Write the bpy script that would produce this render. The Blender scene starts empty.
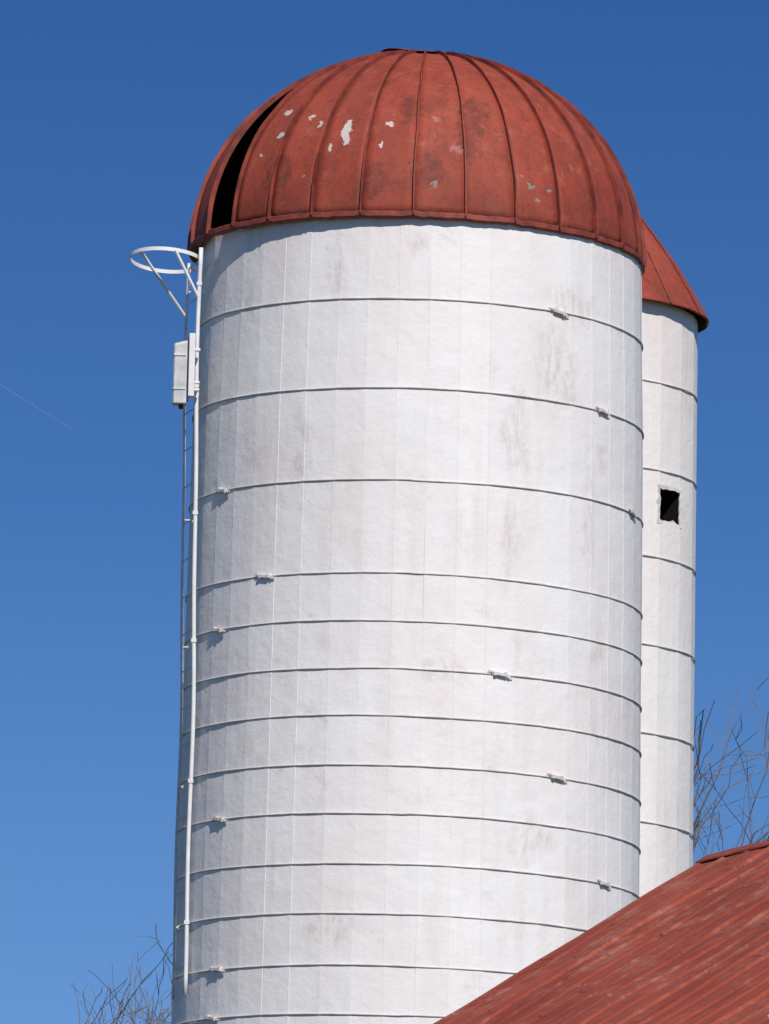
import bpy, math, random
from mathutils import Vector, Matrix, noise
rad=math.radians
sc=bpy.context.scene
COL=sc.collection
# ------------------------------------------------------------------ helpers
class MB:
    def __init__(s): s.v=[]; s.f=[]; s.uv=[]; s.m=[]
    def vert(s,p): s.v.append(tuple(p)); return len(s.v)-1
    def face(s,idx,uv=None,m=0):
        s.f.append(tuple(idx)); s.uv.append(uv if uv else [(s.v[i][0],s.v[i][2]) for i in idx]); s.m.append(m)
    def box(s,c,size,rot=None,m=0):
        c=Vector(c); hx,hy,hz=[a/2 for a in size]
        R=rot if rot else Matrix.Identity(3)
        b=len(s.v)
        for x,y,z in [(-1,-1,-1),(1,-1,-1),(1,1,-1),(-1,1,-1),(-1,-1,1),(1,-1,1),(1,1,1),(-1,1,1)]:
            s.vert(c+R@Vector((x*hx,y*hy,z*hz)))
        for f in [(0,3,2,1),(4,5,6,7),(0,1,5,4),(1,2,6,5),(2,3,7,6),(3,0,4,7)]:
            s.face([b+i for i in f],m=m)
    def tube(s,pts,r,sides=6,closed=False,m=0,caps=True):
        pts=[Vector(p) for p in pts]; n=len(pts); rings=[]
        rr=r if isinstance(r,(list,tuple)) else [r]*n
        ref=None
        for i,p in enumerate(pts):
            if closed: t=pts[(i+1)%n]-pts[i-1]
            else: t=pts[min(i+1,n-1)]-pts[max(i-1,0)]
            if t.length<1e-9: t=Vector((0,0,1))
            t.normalize()
            if ref is None:
                ref=Vector((0,0,1)) if abs(t.z)<.9 else Vector((1,0,0))
            a=(ref-t*ref.dot(t)); 
            if a.length<1e-6: a=t.orthogonal()
            a.normalize(); b=t.cross(a); ref=a
            if closed: ref=Vector((0,0,1)) if abs(t.z)<.9 else ref
            rings.append([s.vert(p+(a*math.cos(2*math.pi*k/sides)+b*math.sin(2*math.pi*k/sides))*rr[i]) for k in range(sides)])
        for i in range(n if closed else n-1):
            A=rings[i];B=rings[(i+1)%n]
            for k in range(sides):
                s.face([A[k],A[(k+1)%sides],B[(k+1)%sides],B[k]],m=m)
        if caps and not closed:
            s.face(rings[0][::-1],m=m); s.face(rings[-1],m=m)
    def build(s,name,mats,parent=None,loc=(0,0,0),smooth=False,bevel=0):
        me=bpy.data.meshes.new(name); me.from_pydata(s.v,[],s.f)
        ul=me.uv_layers.new(name="UVMap"); fl=[]
        for uvs in s.uv:
            for u in uvs: fl.extend(u)
        ul.data.foreach_set("uv",fl)
        if not isinstance(mats,(list,tuple)): mats=[mats]
        for mt in mats: me.materials.append(mt)
        me.polygons.foreach_set("material_index",s.m)
        if smooth: me.polygons.foreach_set("use_smooth",[True]*len(s.f))
        me.update()
        o=bpy.data.objects.new(name,me); COL.objects.link(o)
        o.location=loc
        if parent: o.parent=parent
        if bevel:
            b=o.modifiers.new("b","BEVEL"); b.width=bevel; b.segments=2; b.limit_method='ANGLE'
        return o
def empty(name,loc,label,cat):
    o=bpy.data.objects.new(name,None); COL.objects.link(o); o.location=loc
    o["label"]=label; o["category"]=cat; o.empty_display_size=.3
    return o
class NT:
    def __init__(s,name,rough=.6):
        s.mat=bpy.data.materials.new(name); s.mat.use_nodes=True
        s.t=s.mat.node_tree; s.n=s.t.nodes; s.l=s.t.links
        s.b=s.n["Principled BSDF"]; s.b.inputs["Roughness"].default_value=rough
        s.b.inputs["Specular IOR Level"].default_value=.3
        s.tc=s.n.new("ShaderNodeTexCoord")
    def lk(s,a,b): s.l.new(a,b)
    def setin(s,inp,v):
        if isinstance(v,bpy.types.NodeSocket): s.lk(v,inp)
        else: inp.default_value=v
    def mapn(s,scale=(1,1,1),src="Object",loc=(0,0,0)):
        m=s.n.new("ShaderNodeMapping"); m.inputs["Scale"].default_value=scale; m.inputs["Location"].default_value=loc
        s.lk(s.tc.outputs[src],m.inputs["Vector"]); return m.outputs[0]
    def noise(s,scale,detail=4,rough=.55,vec=None,dist=0):
        n=s.n.new("ShaderNodeTexNoise"); n.inputs["Scale"].default_value=scale; n.inputs["Detail"].default_value=detail
        n.inputs["Roughness"].default_value=rough; n.inputs["Distortion"].default_value=dist
        s.lk(vec if vec else s.tc.outputs["Object"],n.inputs["Vector"]); return n.outputs["Fac"]
    def ramp(s,f,a,b,lo=0,hi=1):
        m=s.n.new("ShaderNodeMapRange"); m.clamp=True
        s.lk(f,m.inputs[0]); m.inputs[1].default_value=a; m.inputs[2].default_value=b
        m.inputs[3].default_value=lo; m.inputs[4].default_value=hi; return m.outputs[0]
    def math(s,op,a,b=0,c=None):
        m=s.n.new("ShaderNodeMath"); m.operation=op; s.setin(m.inputs[0],a); s.setin(m.inputs[1],b)
        if c is not None: s.setin(m.inputs[2],c)
        return m.outputs[0]
    def mix(s,f,a,b,blend='MIX'):
        m=s.n.new("ShaderNodeMix"); m.data_type='RGBA'; m.blend_type=blend
        def c(v): return v if isinstance(v,bpy.types.NodeSocket) else (*v,1)
        s.setin(m.inputs[0],f); s.setin(m.inputs[6],c(a)); s.setin(m.inputs[7],c(b)); return m.outputs[2]
    def bump(s,h,strength=.3,dist=.01,prev=None):
        b=s.n.new("ShaderNodeBump"); b.inputs["Strength"].default_value=strength; b.inputs["Distance"].default_value=dist
        s.lk(h,b.inputs["Height"]); 
        if prev: s.lk(prev,b.inputs["Normal"])
        return b.outputs[0]
    def out(s,col,normal=None):
        if isinstance(col,tuple): s.b.inputs["Base Color"].default_value=(*col,1)
        else: s.lk(col,s.b.inputs["Base Color"])
        if normal: s.lk(normal,s.b.inputs["Normal"])
        return s.mat
def spots_mask(n,spots,amp=(.05,.07),nsc=14,scale=100):
    """ragged patches at given surface (uv) places"""
    uv=n.n.new("ShaderNodeSeparateXYZ"); n.lk(n.tc.outputs["UV"],uv.inputs[0])
    nz=n.noise(nsc,5,.7); nz2=n.noise(nsc*.8,5,.7,vec=n.mapn((1,1,1),loc=(5,2,9)))
    u=n.math('ADD',uv.outputs[0],n.math('MULTIPLY',n.math('SUBTRACT',nz,.5),amp[0]))
    v=n.math('ADD',uv.outputs[1],n.math('MULTIPLY',n.math('SUBTRACT',nz2,.5),amp[1]))
    tot=None
    for a,p,sa,sp_ in spots:
        du=n.math('DIVIDE',n.math('SUBTRACT',u,a/scale),sa/scale)
        dv=n.math('DIVIDE',n.math('SUBTRACT',v,p/scale),sp_/scale)
        d=n.math('ADD',n.math('MULTIPLY',du,du),n.math('MULTIPLY',dv,dv))
        k=n.ramp(d,.85 if scale==100 else .0,1.05 if scale==100 else 1.3,1,0)
        tot=k if tot is None else n.math('MAXIMUM',tot,k)
    return tot
# ------------------------------------------------------------------ materials
def wall_material(name,sw,base,stains=[]):
    n=NT(name,.62)
    uv=n.n.new("ShaderNodeSeparateXYZ"); n.lk(n.tc.outputs["UV"],uv.inputs[0])
    cb=n.n.new("ShaderNodeCombineXYZ"); n.lk(uv.outputs[1],cb.inputs[0]); n.lk(uv.outputs[0],cb.inputs[1])
    br=n.n.new("ShaderNodeTexBrick"); n.lk(cb.outputs[0],br.inputs["Vector"])
    br.inputs["Scale"].default_value=1; br.inputs["Brick Width"].default_value=.762; br.inputs["Row Height"].default_value=sw
    br.inputs["Mortar Size"].default_value=.003; br.inputs["Mortar Smooth"].default_value=.9
    br.inputs["Color1"].default_value=(1,1,1,1); br.inputs["Color2"].default_value=(.97,.97,.972,1); br.inputs["Mortar"].default_value=(.95,.94,.935,1)
    c=n.mix(1.0,base,br.outputs["Color"],'MULTIPLY')
    fl=n.math('FLOOR',n.math('DIVIDE',uv.outputs[0],sw)); wn=n.n.new("ShaderNodeTexWhiteNoise"); wn.noise_dimensions='1D'; n.lk(fl,wn.inputs["W"])
    c=n.mix(n.math('MULTIPLY',wn.outputs["Value"],.05),c,(.42,.42,.45))
    big=n.noise(.55,5,.6); 
    streak=n.noise(1,6,.65,vec=n.mapn((7,7,.8)))
    blot=n.noise(3.2,8,.7)
    st=n.math('MULTIPLY',n.ramp(big,.42,.62),n.ramp(streak,.46,.68))
    c=n.mix(n.math('MULTIPLY',st,.30),c,(.60,.43,.36))
    sp=n.math('MULTIPLY',n.ramp(blot,.56,.70),n.ramp(n.noise(.9,3),.42,.60))
    c=n.mix(n.math('MULTIPLY',sp,.38),c,(.52,.38,.32))
    pk=n.ramp(n.noise(1.7,4,vec=n.mapn((1,1,.5),loc=(3,7,1))),.42,.7)
    c=n.mix(n.math('MULTIPLY',pk,.34),c,(.79,.66,.61))
    if stains:
        k=spots_mask(n,stains,(.4,.4),4,1)
        k=n.math('MULTIPLY',k,n.ramp(n.noise(1,9,.8,vec=n.mapn((20,20,6))),.42,.66))
        c=n.mix(n.math('MULTIPLY',k,.46),c,(.38,.26,.22))
    fine=n.noise(30,5,.65)
    c=n.mix(n.math('MULTIPLY',n.ramp(fine,.6,.8),.2),c,(.5,.45,.42))
    inv=n.math('SUBTRACT',1.0,br.outputs["Fac"])
    b1=n.bump(inv,.16,.003)
    b2=n.bump(fine,.22,.005,b1)
    b3=n.bump(n.noise(6,5,.6),.5,.018,b2)
    return n.out(c,b3)
NS1=46; SW=2*math.pi*1.90/NS1
def UA(azd): return ((rad(azd)-rad(2))%(2*math.pi))*1.90
white_wall=wall_material("white_painted_staves",SW,(.865,.83,.80),
   [(UA(23.5),11.95,.08,.42),(UA(36),13.45,.24,.4),(UA(25),12.8,.12,.4),(UA(-63),14.1,.04,.25),(UA(-50),14.0,.08,.3),(UA(-2),14.35,.11,.10),(UA(48),12.2,.10,.5),(UA(30),9.6,.25,.2),(UA(-75),12.0,.12,1.2),(UA(-30),12.6,.08,.4),(UA(5),10.9,.25,.1),(UA(-18),8.8,.3,.12),(UA(-22),14.2,.1,.25),(UA(42),14.0,.3,.2)])
NS2=24; SW2=2*math.pi*1.15/NS2
white_wall2=wall_material("cream_painted_staves",SW2,(.87,.83,.785))
def red_dome_material():
    n=NT("weathered_red_roof_paint",.66)
    n.b.inputs["Specular IOR Level"].default_value=.2
    c=n.mix(n.ramp(n.noise(1.3,5,.6),.3,.7),(.31,.052,.030),(.38,.080,.046))
    c=n.mix(n.math('MULTIPLY',n.ramp(n.noise(2.0,10,.84,dist=.6),.48,.60),.52),c,(.15,.038,.028))
    c=n.mix(n.math('MULTIPLY',n.ramp(n.noise(1,8,.78,vec=n.mapn((10,10,1.4))),.50,.66),.45),c,(.14,.042,.030))
    c=n.mix(n.math('MULTIPLY',n.ramp(n.noise(7,9,.85),.54,.62),.38),c,(.44,.16,.10))
    c=n.mix(n.math('MULTIPLY',n.ramp(n.noise(17,7,.85),.58,.63),.6),c,(.08,.03,.025))
    c=n.mix(n.math('MULTIPLY',n.ramp(n.noise(30,6,.8,vec=n.mapn((1,1,.6),loc=(3,3,3))),.65,.68),.5),c,(.48,.30,.24))
    sep=n.n.new("ShaderNodeSeparateXYZ"); n.lk(n.tc.outputs["UV"],sep.inputs[0])
    low=n.math('MULTIPLY',n.ramp(sep.outputs[1],.0,.13,1,0),n.ramp(n.noise(3.5,8,.8),.42,.58))
    c=n.mix(n.math('MULTIPLY',low,.55),c,(.11,.035,.028))
    dk=spots_mask(n,[(13,25,4,11),(-12,10,4,6),(3,14,3,5),(-39,12,4,7),(17,34,4,6),(-4,33,3,6)],(.09,.12),6)
    c=n.mix(n.math('MULTIPLY',n.math('MULTIPLY',dk,n.ramp(n.noise(11,8,.85),.42,.55)),.6),c,(.11,.034,.028))
    w=spots_mask(n,[(-21.1,25.8,1.25,3.6),(-20.6,22.5,.9,2.2),(-42.9,26,1.5,1.0),(-45.7,35,1.9,.9),(-34.5,32,1.1,.8),(-30,28.5,.7,1.2),(-8.9,27.6,1.3,.7),(-10.5,20.5,.6,1.5),(-24.6,20.2,.45,1.7),(-48,20,.7,.5)],(.035,.055),22)
    c=n.mix(n.math('MULTIPLY',w,n.ramp(n.noise(60,3,.7),.32,.38)),c,(.57,.49,.45))
    g=spots_mask(n,[(29.5,11,1.3,.9),(35,10.5,.6,.8),(3.8,9,.9,.4),(31,7,1.0,.5),(-31,12,.5,.5),(27,13.5,.5,.5)],(.035,.055),22)
    c=n.mix(n.math('MULTIPLY',g,n.ramp(n.noise(60,3,.7),.32,.38)),c,(.25,.23,.20))
    pk=spots_mask(n,[(9.5,19.8,2.0,1.2),(4,30,1.3,.8)],(.05,.07),20)
    c=n.mix(n.math('MULTIPLY',pk,.35),c,(.55,.30,.28))
    b=n.bump(n.noise(5,5),.35,.012); b=n.bump(n.noise(40,4),.3,.004,b)
    return n.out(c,b)
red_dome=red_dome_material()
def simple_noise(name,a,b,scale=6,rough=.6,bs=.2,det=5,metal=0):
    n=NT(name,rough); n.b.inputs["Metallic"].default_value=metal
    f=n.noise(scale,det,.6); c=n.mix(n.ramp(f,.35,.65),a,b)
    return n.out(c,n.bump(n.noise(scale*4,4),bs,.004))
dark_in=simple_noise("painted_shade_interior",(.008,.007,.006),(.012,.010,.010))  # near-black colour paints in the shade inside the dome and window recess
red_rib=simple_noise("red_seam_paint",(.13,.030,.022),(.32,.060,.038),5)
red_edge=simple_noise("stained_red_edge_paint",(.13,.032,.024),(.32,.065,.040),9)
hoop_mat=simple_noise("painted_hoop_steel",(.50,.43,.40),(.74,.69,.66),4)
lug_mat=simple_noise("cream_hoop_casting",(.52,.45,.40),(.76,.71,.68),12)
white_steel=simple_noise("white_painted_steel",(.70,.69,.68),(.80,.79,.77),9)
off_white=simple_noise("off_white_mortar",(.60,.55,.51),(.80,.76,.72),14,.8,.5)
grey_steel=simple_noise("dull_white_steel",(.54,.54,.53),(.74,.73,.72),9)
box_mat=simple_noise("weathered_white_case",(.46,.45,.44),(.68,.67,.66),9,.55)
black_mat=simple_noise("black_rubber",(.02,.02,.02),(.04,.04,.04))
def barn_roof_material():
    n=NT("red_painted_ribbed_metal",.7)
    n.b.inputs["Specular IOR Level"].default_value=.2
    c=n.mix(n.ramp(n.noise(1.2,5,vec=n.mapn((1,.35,1))),.35,.65),(.31,.056,.031),(.38,.084,.048))
    s=n.noise(1,9,.84,vec=n.mapn((2.2,1.6,1)))
    c=n.mix(n.math('MULTIPLY',n.ramp(s,.50,.58),.40),c,(.15,.038,.028))
    s2=n.noise(1,9,.85,vec=n.mapn((1.5,3.4,1),loc=(4,4,0)))
    c=n.mix(n.math('MULTIPLY',n.ramp(s2,.51,.60),.52),c,(.46,.19,.13))
    s4=n.noise(1,8,.85,vec=n.mapn((1.5,6.0,1),loc=(9,1,0)))
    c=n.mix(n.math('MULTIPLY',n.ramp(s4,.58,.62),.75),c,(.07,.028,.02))
    s3=n.noise(1,8,.85,vec=n.mapn((.9,5,1),loc=(14,3,0)))
    c=n.mix(n.math('MULTIPLY',n.ramp(s3,.625,.645),.85),c,(.46,.39,.35))
    b=n.bump(n.noise(9,5),.35,.010)
    return n.out(c,b)
barn_roof_mat=barn_roof_material()
barn_wall_mat=simple_noise("red_barn_boards",(.24,.045,.028),(.32,.06,.038),2)
bark=simple_noise("grey_brown_bark",(.11,.09,.075),(.20,.17,.145),3,.8)
def grass():
    n=NT("grass",.9)
    c=n.mix(n.ramp(n.noise(.15,6),.35,.65),(.05,.075,.02),(.11,.10,.045))
    return n.out(c,n.bump(n.noise(3,6),.6,.05))
grass_mat=grass()
cm=NT("contrail_vapour",.9)
tr=cm.n.new("ShaderNodeBsdfTransparent"); mx=cm.n.new("ShaderNodeMixShader")
mo=cm.n["Material Output"]; cm.b.inputs["Base Color"].default_value=(.9,.9,.95,1)
cm.lk(cm.ramp(cm.noise(.03,3),.3,.7,.02,.07),mx.inputs[0]); cm.lk(tr.outputs[0],mx.inputs[1]); cm.lk(cm.b.outputs[0],mx.inputs[2]); cm.lk(mx.outputs[0],mo.inputs[0])

# ------------------------------------------------------------------ ground
g=MB(); S=4500
N=24
for j in range(N+1):
    for i in range(N+1):
        g.vert((-S+2*S*i/N,-S+2*S*j/N,0))
for j in range(N):
    for i in range(N):
        a=j*(N+1)+i; g.face([a,a+1,a+N+2,a+N+1])
go=g.build("ground",grass_mat); go["kind"]="structure"; go["label"]="grassy farmyard ground around the silos"

# ------------------------------------------------------------------ silo builders
LEAN=.014
def pos(az,r,z,k=LEAN):
    x=math.sin(az)*r; y=-math.cos(az)*r
    return Vector((x,y,z-k*x))
def build_wall(parent,name,mat,Rf,ztop,nst,seed,phase=0,hole=None,arc=1.9):
    rnd=random.Random(seed); m=MB()
    zs=[0]; 
    while zs[-1]<ztop-.5: zs.append(zs[-1]+.381)
    zs[-1]=ztop
    if hole: zs=sorted(set([z for z in zs if abs(z-hole[2])>.06 and abs(z-hole[3])>.06]+[hole[2],hole[3]]))
    da=2*math.pi/nst; cols=[]
    for s_ in range(nst):
        a0=phase+s_*da; gw=.003/Rf(0)
        j1=rnd.uniform(-.0016,.0016); j2=rnd.uniform(-.0016,.0016)
        sag=arc*(1-math.cos(da/2))*.55
        for a,off,jj in ((a0,-.0018,0),(a0+gw,0,j1),(a0+da*.33,-sag*.85,(2*j1+j2)/3),(a0+da*.67,-sag*.85,(j1+2*j2)/3),(a0+da-gw,0,j2)):
            col=[]
            for z in zs:
                w=noise.noise(Vector((a*3,z*.9,seed)))*.005
                col.append(m.vert(pos(a,Rf(z)+off+jj+w,z)))
            cols.append((col,a))
    nc=len(cols)
    for c in range(nc):
        A,aa=cols[c]; B,ab=cols[(c+1)%nc]
        if c==nc-1: ab=aa+gw
        mid=(aa+ab)/2
        for k in range(len(zs)-1):
            if hole:
                mm=(mid+math.pi)%(2*math.pi)-math.pi
                if hole[0]<mm<hole[1] and hole[2]-.001<=zs[k] and zs[k+1]<=hole[3]+.001: continue
            u0=(aa-phase)*arc; u1=(ab-phase)*arc
            m.face([A[k],B[k],B[k+1],A[k+1]],[(u0,zs[k]),(u1,zs[k]),(u1,zs[k+1]),(u0,zs[k+1])])
    return m.build(name,mat,parent)
def build_hoop(parent,Rf,z,seed,rr=.0068,sagk=.006):
    m=MB(); pts=[]
    rnd=random.Random(seed)
    t=rnd.uniform(-.004,.004)
    for k in range(200):
        a=2*math.pi*k/200
        p=pos(a,Rf(z)+rr*.5,z)
        p.z+=t*math.sin(a)+noise.noise(Vector((a*2,z,seed)))*sagk
        pts.append(p)
    m.tube(pts,rr,6,closed=True)
    return m.build("hoop",hoop_mat,parent,smooth=True)
def build_lug(hoop,Rf,z,azd,flip=1):
    m=MB(); az=rad(azd)
    p=pos(az,Rf(z)+.016,z)
    T=Vector((math.cos(az),math.sin(az),-LEAN*math.cos(az))); O=Vector((math.sin(az),-math.cos(az),0)); Z=Vector((0,0,1))
    T=(T+Z*(-.13)).normalized(); Z=O.cross(T)*-1; Z=Z if Z.z>0 else -Z
    R=Matrix((T,O,Z)).transposed()
    m.box(p,(.085,.028,.026),R)
    m.box(p+T*.045*flip+Z*.006,(.024,.032,.036),R)
    m.box(p-T*.045*flip-Z*.004,(.024,.032,.032),R)
    m.tube([p+T*-.11+Z*.008-O*.002,p+T*.02+Z*.008-O*.002],.0065,6)
    m.tube([p+T*.11-Z*.008-O*.002,p-T*.02-Z*.008-O*.002],.0065,6)
    m.box(p+T*.075-Z*.008-O*.002,(.016,.020,.020),R); m.box(p-T*.075+Z*.008-O*.002,(.016,.020,.020),R)
    return m.build("hoop_lug",lug_mat,hoop,bevel=.005)

# ------------------------------------------------------------------ MAIN SILO
SX,SY=.26,65
silo=empty("silo",(SX,SY,0),"tall white concrete stave silo with weathered red dome roof","silo")
def R1(z):
    if z<8.2: return 1.905
    if z<13.2: return 1.905-(z-8.2)*.0095
    return 1.8575-(z-13.2)*.026
ZT=14.66
build_wall(silo,"wall",white_wall,R1,ZT,NS1,3,phase=rad(2))
hz=[13.915,13.18,12.43,11.672,11.285,10.90,10.52,10.12,9.73,9.33,8.93,8.515,8.125]
lugs={0:[37],1:[53],2:[70,-57],3:[-40],4:[-57],5:[21.5],7:[38],8:[-53.5],9:[55.6],11:[-52.5],12:[-54]}
z=8.125
while z>.7:
    z-=.385; hz.append(z)
for i,zz in enumerate(hz):
    h=build_hoop(silo,R1,zz,i)
    for a in lugs.get(i,[]): build_lug(h,R1,zz,a,1 if i%2 else -1)
    if i>12 and i%2: build_lug(h,R1,zz,(-60,35,55)[i%3])
# dome roof
DR,DH=1.875,1.70; NP=28; dphi=360/NP; phase=-1.3
DX=-.04
def dpos(azd,ph,r_off=0,h_off=0):
    a=rad(azd); p=rad(ph)
    r=(DR+r_off)*math.cos(p); x=math.sin(a)*r+DX; y=-math.cos(a)*r
    hh=(DH+r_off)*math.sin(p)
    return Vector((x+.030*hh*math.sin(p),y,14.60+hh+h_off-LEAN*x))
m=MB(); SUB=6; ROWS=30; PMAX=81
slot=NP-5  # panel that has come away
for i in range(NP):
    az0=phase+i*dphi
    rnd=random.Random(i*7+1); lift=rnd.uniform(-.014,-.006)
    grid=[]
    for c in range(SUB+1):
        t=c/SUB; col=[]
        for r in range(ROWS+1):
            ph=PMAX*r/ROWS
            bulge=lift*math.sin(math.pi*t)*math.cos(rad(ph))
            az=az0+dphi*t
            q=dpos(az,ph)
            nn=noise.noise(q*2.2)*.012*math.sin(math.pi*t)
            col.append(m.vert(dpos(az,ph,bulge+nn)))
        grid.append(col)
    for c in range(SUB):
        for r in range(ROWS):
            if i==slot and 0<=r<ROWS-1: continue
            def uvf(cc,rr2):
                a=az0+dphi*cc/SUB
                if az0>170: a-=360
                return (a/100,PMAX*rr2/ROWS/100)
            uvs=[uvf(c,r),uvf(c+1,r),uvf(c+1,r+1),uvf(c,r+1)]
            m.face([grid[c][r],grid[c+1][r],grid[c+1][r+1],grid[c][r+1]],uvs)
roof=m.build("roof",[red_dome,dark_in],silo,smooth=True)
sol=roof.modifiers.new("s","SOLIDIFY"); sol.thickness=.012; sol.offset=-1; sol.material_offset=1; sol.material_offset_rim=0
# seams
for i in range(NP):
    azc=phase+i*dphi; m=MB(); prev=None; w=.0065
    for r in range(37):
        ph=PMAX*r/36; wa=w*(1-.35*r/36)/DR/max(.16,math.cos(rad(ph)))*57.3
        wob=.30*noise.noise(Vector((i*3.1,ph*.06,0)))
        hh=.030+.006*noise.noise(Vector((i*2.3,ph*.15,5)))
        ring=[m.vert(dpos(azc+wob+wa*s_,ph,o)) for s_,o in ((-1.0,-.008),(-.95,hh),(.95,hh),(1.0,-.008))]
        if prev:
            for k in range(3): m.face([prev[k],prev[k+1],ring[k+1],ring[k]])
        else: m.face(ring)
        prev=ring
    m.build("roof_seam",red_rib,roof)
# eave band : thin ragged lip
m=MB(); NB=336; rings=[]
for k in range(NB):
    azd=360*k/NB; t=((azd-phase)/dphi)%1
    sc_=.008*noise.noise(Vector((azd*.2,0,4)))
    dz=.010*noise.noise(Vector((azd*.12,3,1)))-.012*(abs(t-.5)<.42)*(.6+.6*noise.noise(Vector((azd*.5,7,1))))
    rings.append([m.vert(dpos(azd,0,o+sc_,h+dz)) for o,h in ((.006,.030),(.013,.022),(.014,-.012),(.004,-.022),(-.05,-.022),(-.05,.01))])
for k in range(NB):
    A=rings[k];B=rings[(k+1)%NB]
    for q in range(5): m.face([A[q],A[q+1],B[q+1],B[q]][::-1])
m.build("eave_band",red_edge,roof)
# top cap: thin lid, lifted on one side, near-black sides paint the gap's shade
m=MB(); K=48; CR=.40; CX=DX+.045
def capz(a,r_): 
    x=math.sin(a)*r_
    return 14.60+DH-.035-LEAN*x+max(0,-x+.05)*.12+.008*math.sin(5*a)
def ringv(r_,dz): return [m.vert((CX+math.sin(2*math.pi*k/K)*r_,-math.cos(2*math.pi*k/K)*r_,capz(2*math.pi*k/K,r_)+dz)) for k in range(K)]
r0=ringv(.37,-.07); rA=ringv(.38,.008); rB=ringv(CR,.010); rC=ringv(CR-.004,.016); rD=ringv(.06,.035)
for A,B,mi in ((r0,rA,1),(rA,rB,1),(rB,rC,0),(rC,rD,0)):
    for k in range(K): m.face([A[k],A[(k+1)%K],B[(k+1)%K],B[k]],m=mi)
m.face(rD)
m.build("roof_cap",[red_edge,dark_in],roof)
# ------------------------------------------------------------------ SECOND SILO
silo2=empty("silo",(1.57,69.3,0),"narrower white stave silo with red cone roof and small square opening","silo")
def R2(z): return 1.15+max(0,15-z)*.007
haz=52; wz=13.2
da2=360/NS2
build_wall(silo2,"wall",white_wall2,R2,14.97,NS2,9,phase=rad(haz-da2/2),hole=(rad(haz-da2/2),rad(haz+da2/2),wz-.145,wz+.145),arc=1.15)
Tn=Vector((math.cos(rad(haz)),math.sin(rad(haz)),0)); On=Vector((math.sin(rad(haz)),-math.cos(rad(haz)),0)); Zn=Vector((0,0,1))
wc=On*1.150+Vector((0,0,wz-LEAN*math.sin(rad(haz))*1.15))
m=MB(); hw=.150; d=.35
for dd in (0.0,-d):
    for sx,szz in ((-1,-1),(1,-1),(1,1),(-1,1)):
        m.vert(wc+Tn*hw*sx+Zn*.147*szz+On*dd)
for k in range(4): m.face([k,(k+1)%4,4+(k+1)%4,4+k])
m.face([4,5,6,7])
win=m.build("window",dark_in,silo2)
m=MB(); NF=64; rg=[[],[],[],[]]
for k in range(NF):
    a=2*math.pi*k/NF; q=max(abs(math.cos(a)),abs(math.sin(a)))
    ex,ez=math.cos(a)/q,math.sin(a)/q
    n1=noise.noise(Vector((ex*2.5,ez*2.5,3)))*.020+noise.noise(Vector((ex*9,ez*9,8)))*.009
    n2=noise.noise(Vector((ex*3,ez*3,13)))*.016
    for j,(hx,hz_,o) in enumerate(((.144+n1,.136+n1,-.006),(.145+n1,.137+n1,.005),(.180+n2,.172+n2,.006),(.186+n2,.178+n2,-.01))):
        rg[j].append(m.vert(wc+Tn*ex*hx+Zn*ez*hz_+On*(o+.002*noise.noise(Vector((ex*6,ez*6,j))))))
for j in range(3):
    for k in range(NF): m.face([rg[j][k],rg[j][(k+1)%NF],rg[j+1][(k+1)%NF],rg[j+1][k]])
m.build("window_frame",off_white,win)
z=14.265;i=50
while z>.4:
    h=build_hoop(silo2,R2,z,i); 
    if i%3==0: build_lug(h,R2,z,(20,40,-30)[i//3%3])
    z-=.773; i+=1
m=MB(); NP2=16; prof=[(1.245,-.07),(1.23,-.04),(1.13,.14),(.98,.39),(.80,.64),(.60,.90),(.38,1.13),(.18,1.30),(.05,1.38)]
rows=[]
for k in range(NP2*4):
    a=2*math.pi*k/(NP2*4); t=(k%4)/4
    rows.append([m.vert(pos(a,r_*(1+.012*math.sin(math.pi*t)),15.03+h_)) for r_,h_ in prof])
n_=len(rows)
for k in range(n_):
    A=rows[k];B=rows[(k+1)%n_]
    for q in range(len(prof)-1): m.face([A[q],B[q],B[q+1],A[q+1]],[(9,9)]*4)
m.face([r_[-1] for r_ in rows],[(9,9)]*n_)
roof2=m.build("roof",[red_dome,dark_in],silo2)
sol=roof2.modifiers.new("s","SOLIDIFY"); sol.thickness=.02; sol.offset=-1; sol.material_offset=1; sol.material_offset_rim=0
for k in range(NP2):
    m=MB(); a=2*math.pi*k/NP2
    m.tube([pos(a,r_+.006,15.035+h_) for r_,h_ in prof],.010,5)
    m.build("roof_seam",red_rib,roof2)

# ------------------------------------------------------------------ LADDER
near=Vector((.28-1.825,SY-.80,0)); far=Vector((.28-1.930,SY-.44,0))
lad=empty("ladder",(near+far)/2+Vector((0,0,8.4)),"white steel access ladder with safety hoop fixed to silo wall","ladder")
L0=lad.location.copy()
def part(m,name,mat,parent=lad,**k):
    m.v=[tuple(Vector(v)-L0) for v in m.v]
    return m.build(name,mat,parent,**k)
def bow(p,z):
    return Vector((p.x-.008+.010*math.sin(z*1.3)+.005*math.sin(z*3.1)+.007*(14.5-z),p.y,z))
m=MB(); m.tube([bow(near,8.36+k*(14.50-8.36)/40) for k in range(41)],.018,8); part(m,"rail",white_steel,smooth=True)
m=MB(); m.tube([bow(far,8.36+k*(14.44-8.36)/40) for k in range(41)],.012,8); part(m,"rail",grey_steel,smooth=True)
z=8.6
while z<14.4:
    m=MB(); m.tube([bow(near,z),bow(far,z)],.006,6); part(m,"rung",grey_steel); z+=.305
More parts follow.
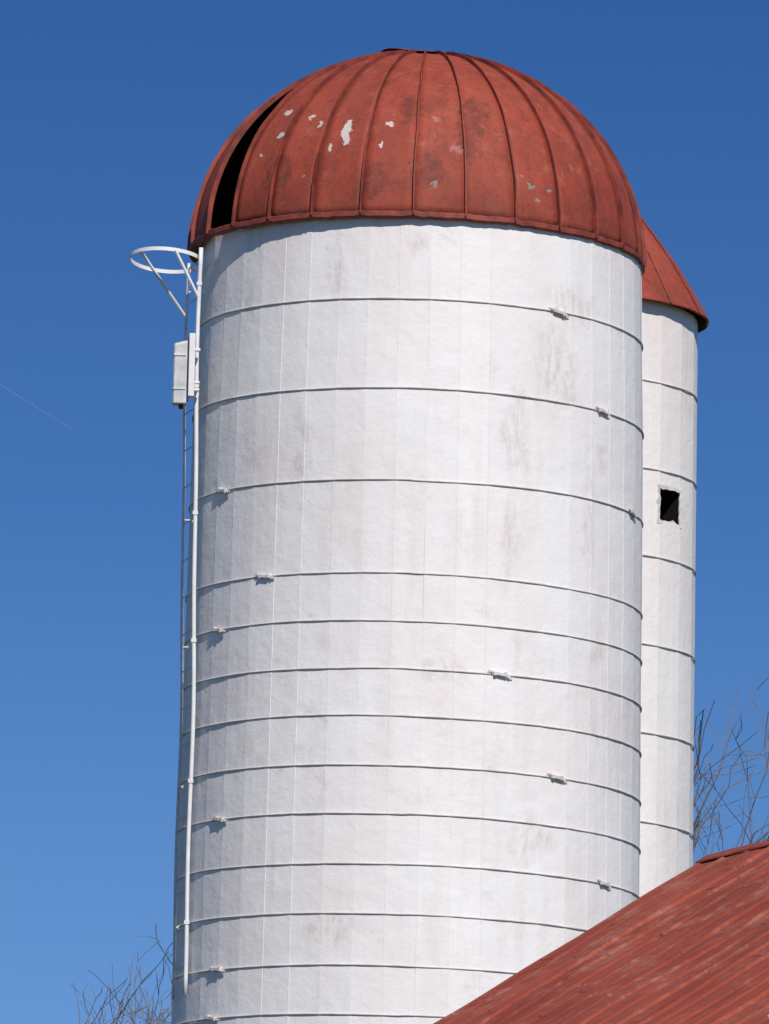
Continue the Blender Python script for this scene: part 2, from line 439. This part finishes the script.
for z in (8.95,10.1,11.25,12.3,13.35,14.2):
    m=MB(); q=bow(near,z); m.box(q,(.042,.042,.030)); part(m,"bracket",white_steel)
    m=MB(); q=bow(far,z); c=Vector((SX,SY,z)); dirv=(c-q); dirv.z=0
    L_=dirv.length; dirv.normalize()
    w=q+dirv*(L_-R1(z)+.01)
    m.tube([q,w],.0065,6); m.box(w-dirv*.008,(.028,.028,.03))
    part(m,"bracket",white_steel)
cc=Vector((-1.835,64.40,14.43)); rr=.30
NR=64
tilt=Matrix.Rotation(rad(-7),3,'X')@Matrix.Rotation(rad(3),3,'Y')
m=MB(); ring=[]
for k in range(NR):
    a=2*math.pi*k/NR
    base=Vector((math.cos(a),math.sin(a),0))
    ring.append([m.vert(cc+tilt@(base*(rr+dr)+Vector((0,0,h)))) for dr,h in ((.003,-.016),(.003,.016),(-.003,.016),(-.003,-.016))])
for k in range(NR):
    A=ring[k];B=ring[(k+1)%NR]
    for q in range(4): m.face([A[q],B[q],B[(q+1)%4],A[(q+1)%4]])
part(m,"safety_hoop",white_steel)
def onring(a): return cc+tilt@Vector((math.cos(a)*rr,math.sin(a)*rr,0))
for s_,e_ in ((onring(rad(225)),bow(far,13.98)),(onring(rad(285)),bow(near,14.08))):
    m=MB(); m.tube([s_,e_],.014,6); part(m,"strut",white_steel)
# ------------------------------------------------------------------ equipment box
eb=empty("antenna_box",(-1.655,64.07,13.17),"white weatherproof antenna box bracketed onto the silo ladder","antenna")
m=MB()
pr=[(-.090,-.06),(-.078,-.075),(.022,-.075),(.026,.07),(-.090,.07)]
lv=[(0,.98),(.008,1),(.50,1),(.52,.95)]
rws=[[m.vert((-.03+(x+.03)*s_,y*s_,z_-(.025 if (z_>.48 and x<-.07) else 0))) for x,y in pr] for z_,s_ in lv]
for a in range(len(lv)-1):
    for k in range(5): m.face([rws[a][k],rws[a][(k+1)%5],rws[a+1][(k+1)%5],rws[a+1][k]])
m.face(rws[0][::-1]); m.face(rws[-1])
m.build("case",box_mat,eb,bevel=.003)
m=MB(); m.box((.060,-.015,.32),(.048,.12,.52))
m.build("side_panel",white_steel,eb,bevel=.004)
m=MB(); m.box((.031,-.02,.29),(.010,.08,.52))
m.build("seam_strip",black_mat,eb)
for zz,yy in ((.46,.03),(.13,.03),(.19,.03)):
    m=MB(); m.box((.100,yy,zz),(.05,.05,.02)); m.build("mounting_bracket",white_steel,eb,bevel=.003)
for zz in (.12,.40):
    m=MB(); m.box((-.035,-.077,zz),(.10,.012,.018)); m.build("clamp_strap",grey_steel,eb,bevel=.002)
m=MB(); m.tube([(-.02,.0,.01),(-.02,.0,-.035)],.02,8)
m.build("cable_socket",black_mat,eb,smooth=True)

# ------------------------------------------------------------------ BARN
ridge=Vector((.37,-.929,0))
barn=empty("barn",(2.07,50,0),"barn with weathered red ribbed metal gable roof","barn")
barn.rotation_euler=(0,0,math.atan2(ridge.y,ridge.x))
RH=7.80; SL=.63; LEN=17; HW=5.6
def slope(sgn,name):
    m=MB(); ts=[]; t=0; rn=random.Random(4)
    while t<LEN:
        hh=rn.uniform(.008,.020)
        ts+= [(t,0),(t+.03,hh),(t+.06,hh),(t+.09,0)]; 
        ts+= [(t+.20,.0),(t+.21,.002),(t+.22,.0)]; t+=.40+rn.uniform(-.05,.07)
    us=[HW*k/50 for k in range(51)]
    cols=[]
    for (t,h) in ts:
        cols.append([m.vert((t,sgn*u,-SL*u+h*(1+.5*noise.noise(Vector((t*2,u*1.2,8))))+.026*noise.noise(Vector((t*1.1,u*1.6,sgn))))) for u in us])
    for a in range(len(cols)-1):
        for k in range(50):
            f=[cols[a][k],cols[a][k+1],cols[a+1][k+1],cols[a+1][k]]
            m.face(f if sgn<0 else f[::-1])
    o=m.build(name,barn_roof_mat,barn,loc=(0,0,RH))
    s=o.modifiers.new("s","SOLIDIFY"); s.thickness=.03; s.offset=-1
    return o
r1=slope(-1,"roof"); r2=slope(1,"roof")
m=MB(); pf=[(-.07,-SL*.07+.010),(-.065,-SL*.065+.020),(.0,.022),(.065,-SL*.065+.020),(.07,-SL*.07+.010)]
prev=None
for k in range(70):
    t=-.01+(LEN+.05)*k/69
    rg_=[m.vert((t,y,zz+.005*noise.noise(Vector((t*1.4,0,0))))) for y,zz in pf]
    if prev:
        for q in range(4): m.face([prev[q],rg_[q],rg_[q+1],prev[q+1]])
    prev=rg_
m.build("ridge_cap",barn_roof_mat,r1)
m=MB(); w=HW-.4; e=RH-SL*w-.06; x0,x1=.3,LEN-.3
pts=[(-w,0),(w,0),(w,e),(0,RH-.06),(-w,e)]
A=[m.vert((x0,y,z_)) for y,z_ in pts]; B=[m.vert((x1,y,z_)) for y,z_ in pts]
m.face(A[::-1]); m.face(B)
for k in range(5): m.face([A[k],A[(k+1)%5],B[(k+1)%5],B[k]])
m.build("wall",barn_wall_mat,barn)
for sgn in (-1,1):
    m=MB()
    L=math.hypot(HW,SL*HW)
    R=Matrix.Rotation(-sgn*math.atan(SL),3,'X')
    m.box((.012,sgn*(HW/2+.03),RH-SL*HW/2-.15),(.03,L-.1,.14),R)
    m.build("barge_board",barn_wall_mat,barn)

# ------------------------------------------------------------------ TREES
def tree(name,loc,height,crx,seed,lab,depth=6,keep=.56):
    rnd=random.Random(seed)
    tm=MB(); cb=MB(); cz=height*.60; rz=height*.40
    def inside(p): return (p.x/crx)**2+(p.y/crx)**2+((p.z-cz)/rz)**2
    def branch(p,d,L,r,dep):
        n=6 if dep<3 else 5; pts=[p.copy()]; rs=[r]; dd=d.copy(); kids=[]
        for k in range(n):
            j=.10 if dep==0 else (.17 if dep<5 else .20)
            dd=(dd+Vector((rnd.gauss(0,j),rnd.gauss(0,j),rnd.gauss(0,j)+.05))).normalized()
            if dep>0 and dep<5 and inside(p+dd*(L/n))>.80:
                nrm=Vector((p.x/crx**2,p.y/crx**2,(p.z-cz)/rz**2)).normalized()
                dd=(dd-nrm*.45*dd.dot(nrm)).normalized()
            p=p+dd*(L/n)
            if dep>0 and inside(p)>1.06+rnd.uniform(-.22,.10): break
            pts.append(p.copy()); rs.append(r*(1-.5*(k+1)/n))
            kids.append((p.copy(),dd.copy(),rs[-1]))
        if len(pts)<2: return
        (tm if dep==0 else cb).tube(pts,[max(.0042,r_) for r_ in rs],7 if dep==0 else (5 if dep<4 else 3),caps=False)
        if dep>=depth: return
        if dep==0: ch=[kids[2],kids[3],kids[3],kids[4],kids[4],kids[5],kids[5],kids[5],kids[5]]
        else: ch=[k for k in kids[1:] if rnd.random()<keep]+kids[-1:]
        for (q,qd,qr) in ch:
            ang=rad(rnd.uniform(20,50)); ax=qd.cross(Vector((rnd.gauss(0,1),rnd.gauss(0,1),rnd.gauss(0,1)))).normalized()
            nd=Matrix.Rotation(ang,3,ax)@qd; nd.z+=.08; nd.normalize()
            branch(q,nd,L*rnd.uniform(.60,.82),qr*.78,dep+1)
    branch(Vector((0,0,0)),Vector((0,0,1)),height*.42,height*.015,0)
    e=empty(name,loc,lab,"tree"); e["group"]="bare trees behind the silos"
    tm.build("trunk",bark,e,smooth=True); cb.build("crown",bark,e)
    return len(cb.f), max(v[2] for v in cb.v)
t1=tree("bare_tree",(-1.20,92,0),12.75,2.95,11,"bare leafless deciduous tree with fine twigs behind the silo",keep=.62)
t2=tree("bare_tree",(5.35,90,0),15.25,3.25,5,"taller bare leafless tree beyond the barn roof")
print("TREES",t1,t2)

# contrail
m=MB(); A=(-190,3000,575); B=(-120,3000,533)
n_=24; prev=None
for k in range(n_+1):
    t=k/n_; x=A[0]+(B[0]-A[0])*t; z=A[2]+(B[2]-A[2])*t; w=.45*(1-t*.6)
    a=m.vert((x,3000,z-w)); b=m.vert((x,3000,z+w))
    if prev: m.face([prev[0],a,b,prev[1]])
    prev=(a,b)
c=m.build("contrail",cm.mat); c["kind"]="structure"; c["label"]="faint thin white aircraft vapour trail in the sky"

# ------------------------------------------------------------------ light, sky
EL,AZ=42,17
sd=Vector((math.sin(rad(AZ))*math.cos(rad(EL)),-math.cos(rad(AZ))*math.cos(rad(EL)),math.sin(rad(EL))))
sun=bpy.data.lights.new("sun","SUN"); sun.energy=3.95; sun.angle=rad(.5); sun.color=(1,.953,.895)
so=bpy.data.objects.new("sun",sun); COL.objects.link(so); so.rotation_euler=(-sd).to_track_quat('-Z','Y').to_euler(); so.location=(20,-20,40)
w=bpy.data.worlds.new("World"); sc.world=w; w.use_nodes=True
nt=w.node_tree; bg=nt.nodes["Background"]; bg.inputs[1].default_value=.1
sky=nt.nodes.new("ShaderNodeTexSky"); sky.sky_type='NISHITA'; sky.sun_disc=False
sky.sun_elevation=rad(EL); sky.sun_rotation=math.atan2(sd.x,sd.y); sky.dust_density=.1; sky.air_density=1.0; sky.ozone_density=3; sky.altitude=300
tc=nt.nodes.new("ShaderNodeTexCoord"); va=nt.nodes.new("ShaderNodeVectorMath"); va.operation='ADD'; va.inputs[1].default_value=(0,0,.22)
vn=nt.nodes.new("ShaderNodeVectorMath"); vn.operation='NORMALIZE'
nt.links.new(tc.outputs["Generated"],va.inputs[0]); nt.links.new(va.outputs[0],vn.inputs[0]); nt.links.new(vn.outputs[0],sky.inputs[0])
sp=nt.nodes.new("ShaderNodeSeparateXYZ"); nt.links.new(tc.outputs["Generated"],sp.inputs[0])
cr=nt.nodes.new("ShaderNodeValToRGB"); nt.links.new(sp.outputs[2],cr.inputs[0])
el=cr.color_ramp.elements
el[0].position=.0; el[0].color=(.60,.70,.78,1)
el[1].position=1; el[1].color=(.34,.40,.46,1)
for p,c_ in ((.10,(.39,.525,.64,1)),(.165,(.21,.36,.53,1)),(.235,(.125,.265,.44,1)),(.45,(.32,.38,.44,1))):
    e_=el.new(p); e_.color=c_
mu=nt.nodes.new("ShaderNodeMix"); mu.data_type='RGBA'; mu.blend_type='MULTIPLY'; mu.inputs[0].default_value=1
nt.links.new(sky.outputs[0],mu.inputs[6]); nt.links.new(cr.outputs[0],mu.inputs[7])
sc2=nt.nodes.new("ShaderNodeVectorMath"); sc2.operation='SCALE'; sc2.inputs[3].default_value=2
nt.links.new(mu.outputs[2],sc2.inputs[0]); nt.links.new(sc2.outputs[0],bg.inputs[0])
sc.view_settings.view_transform='Standard'; sc.view_settings.look='None'; sc.view_settings.exposure=0
# ------------------------------------------------------------------ camera
cam=bpy.data.cameras.new("camera"); co=bpy.data.objects.new("camera",cam); COL.objects.link(co)
cam.sensor_fit='VERTICAL'; cam.sensor_height=36; cam.lens=8000/1024*36; cam.clip_end=12000; cam.clip_start=.5
M=Matrix.Rotation(rad(90+9.5),4,'X')@Matrix.Rotation(rad(1.3),4,'Z')
co.matrix_world=Matrix.Translation((0,0,1.6))@M
sc.camera=co
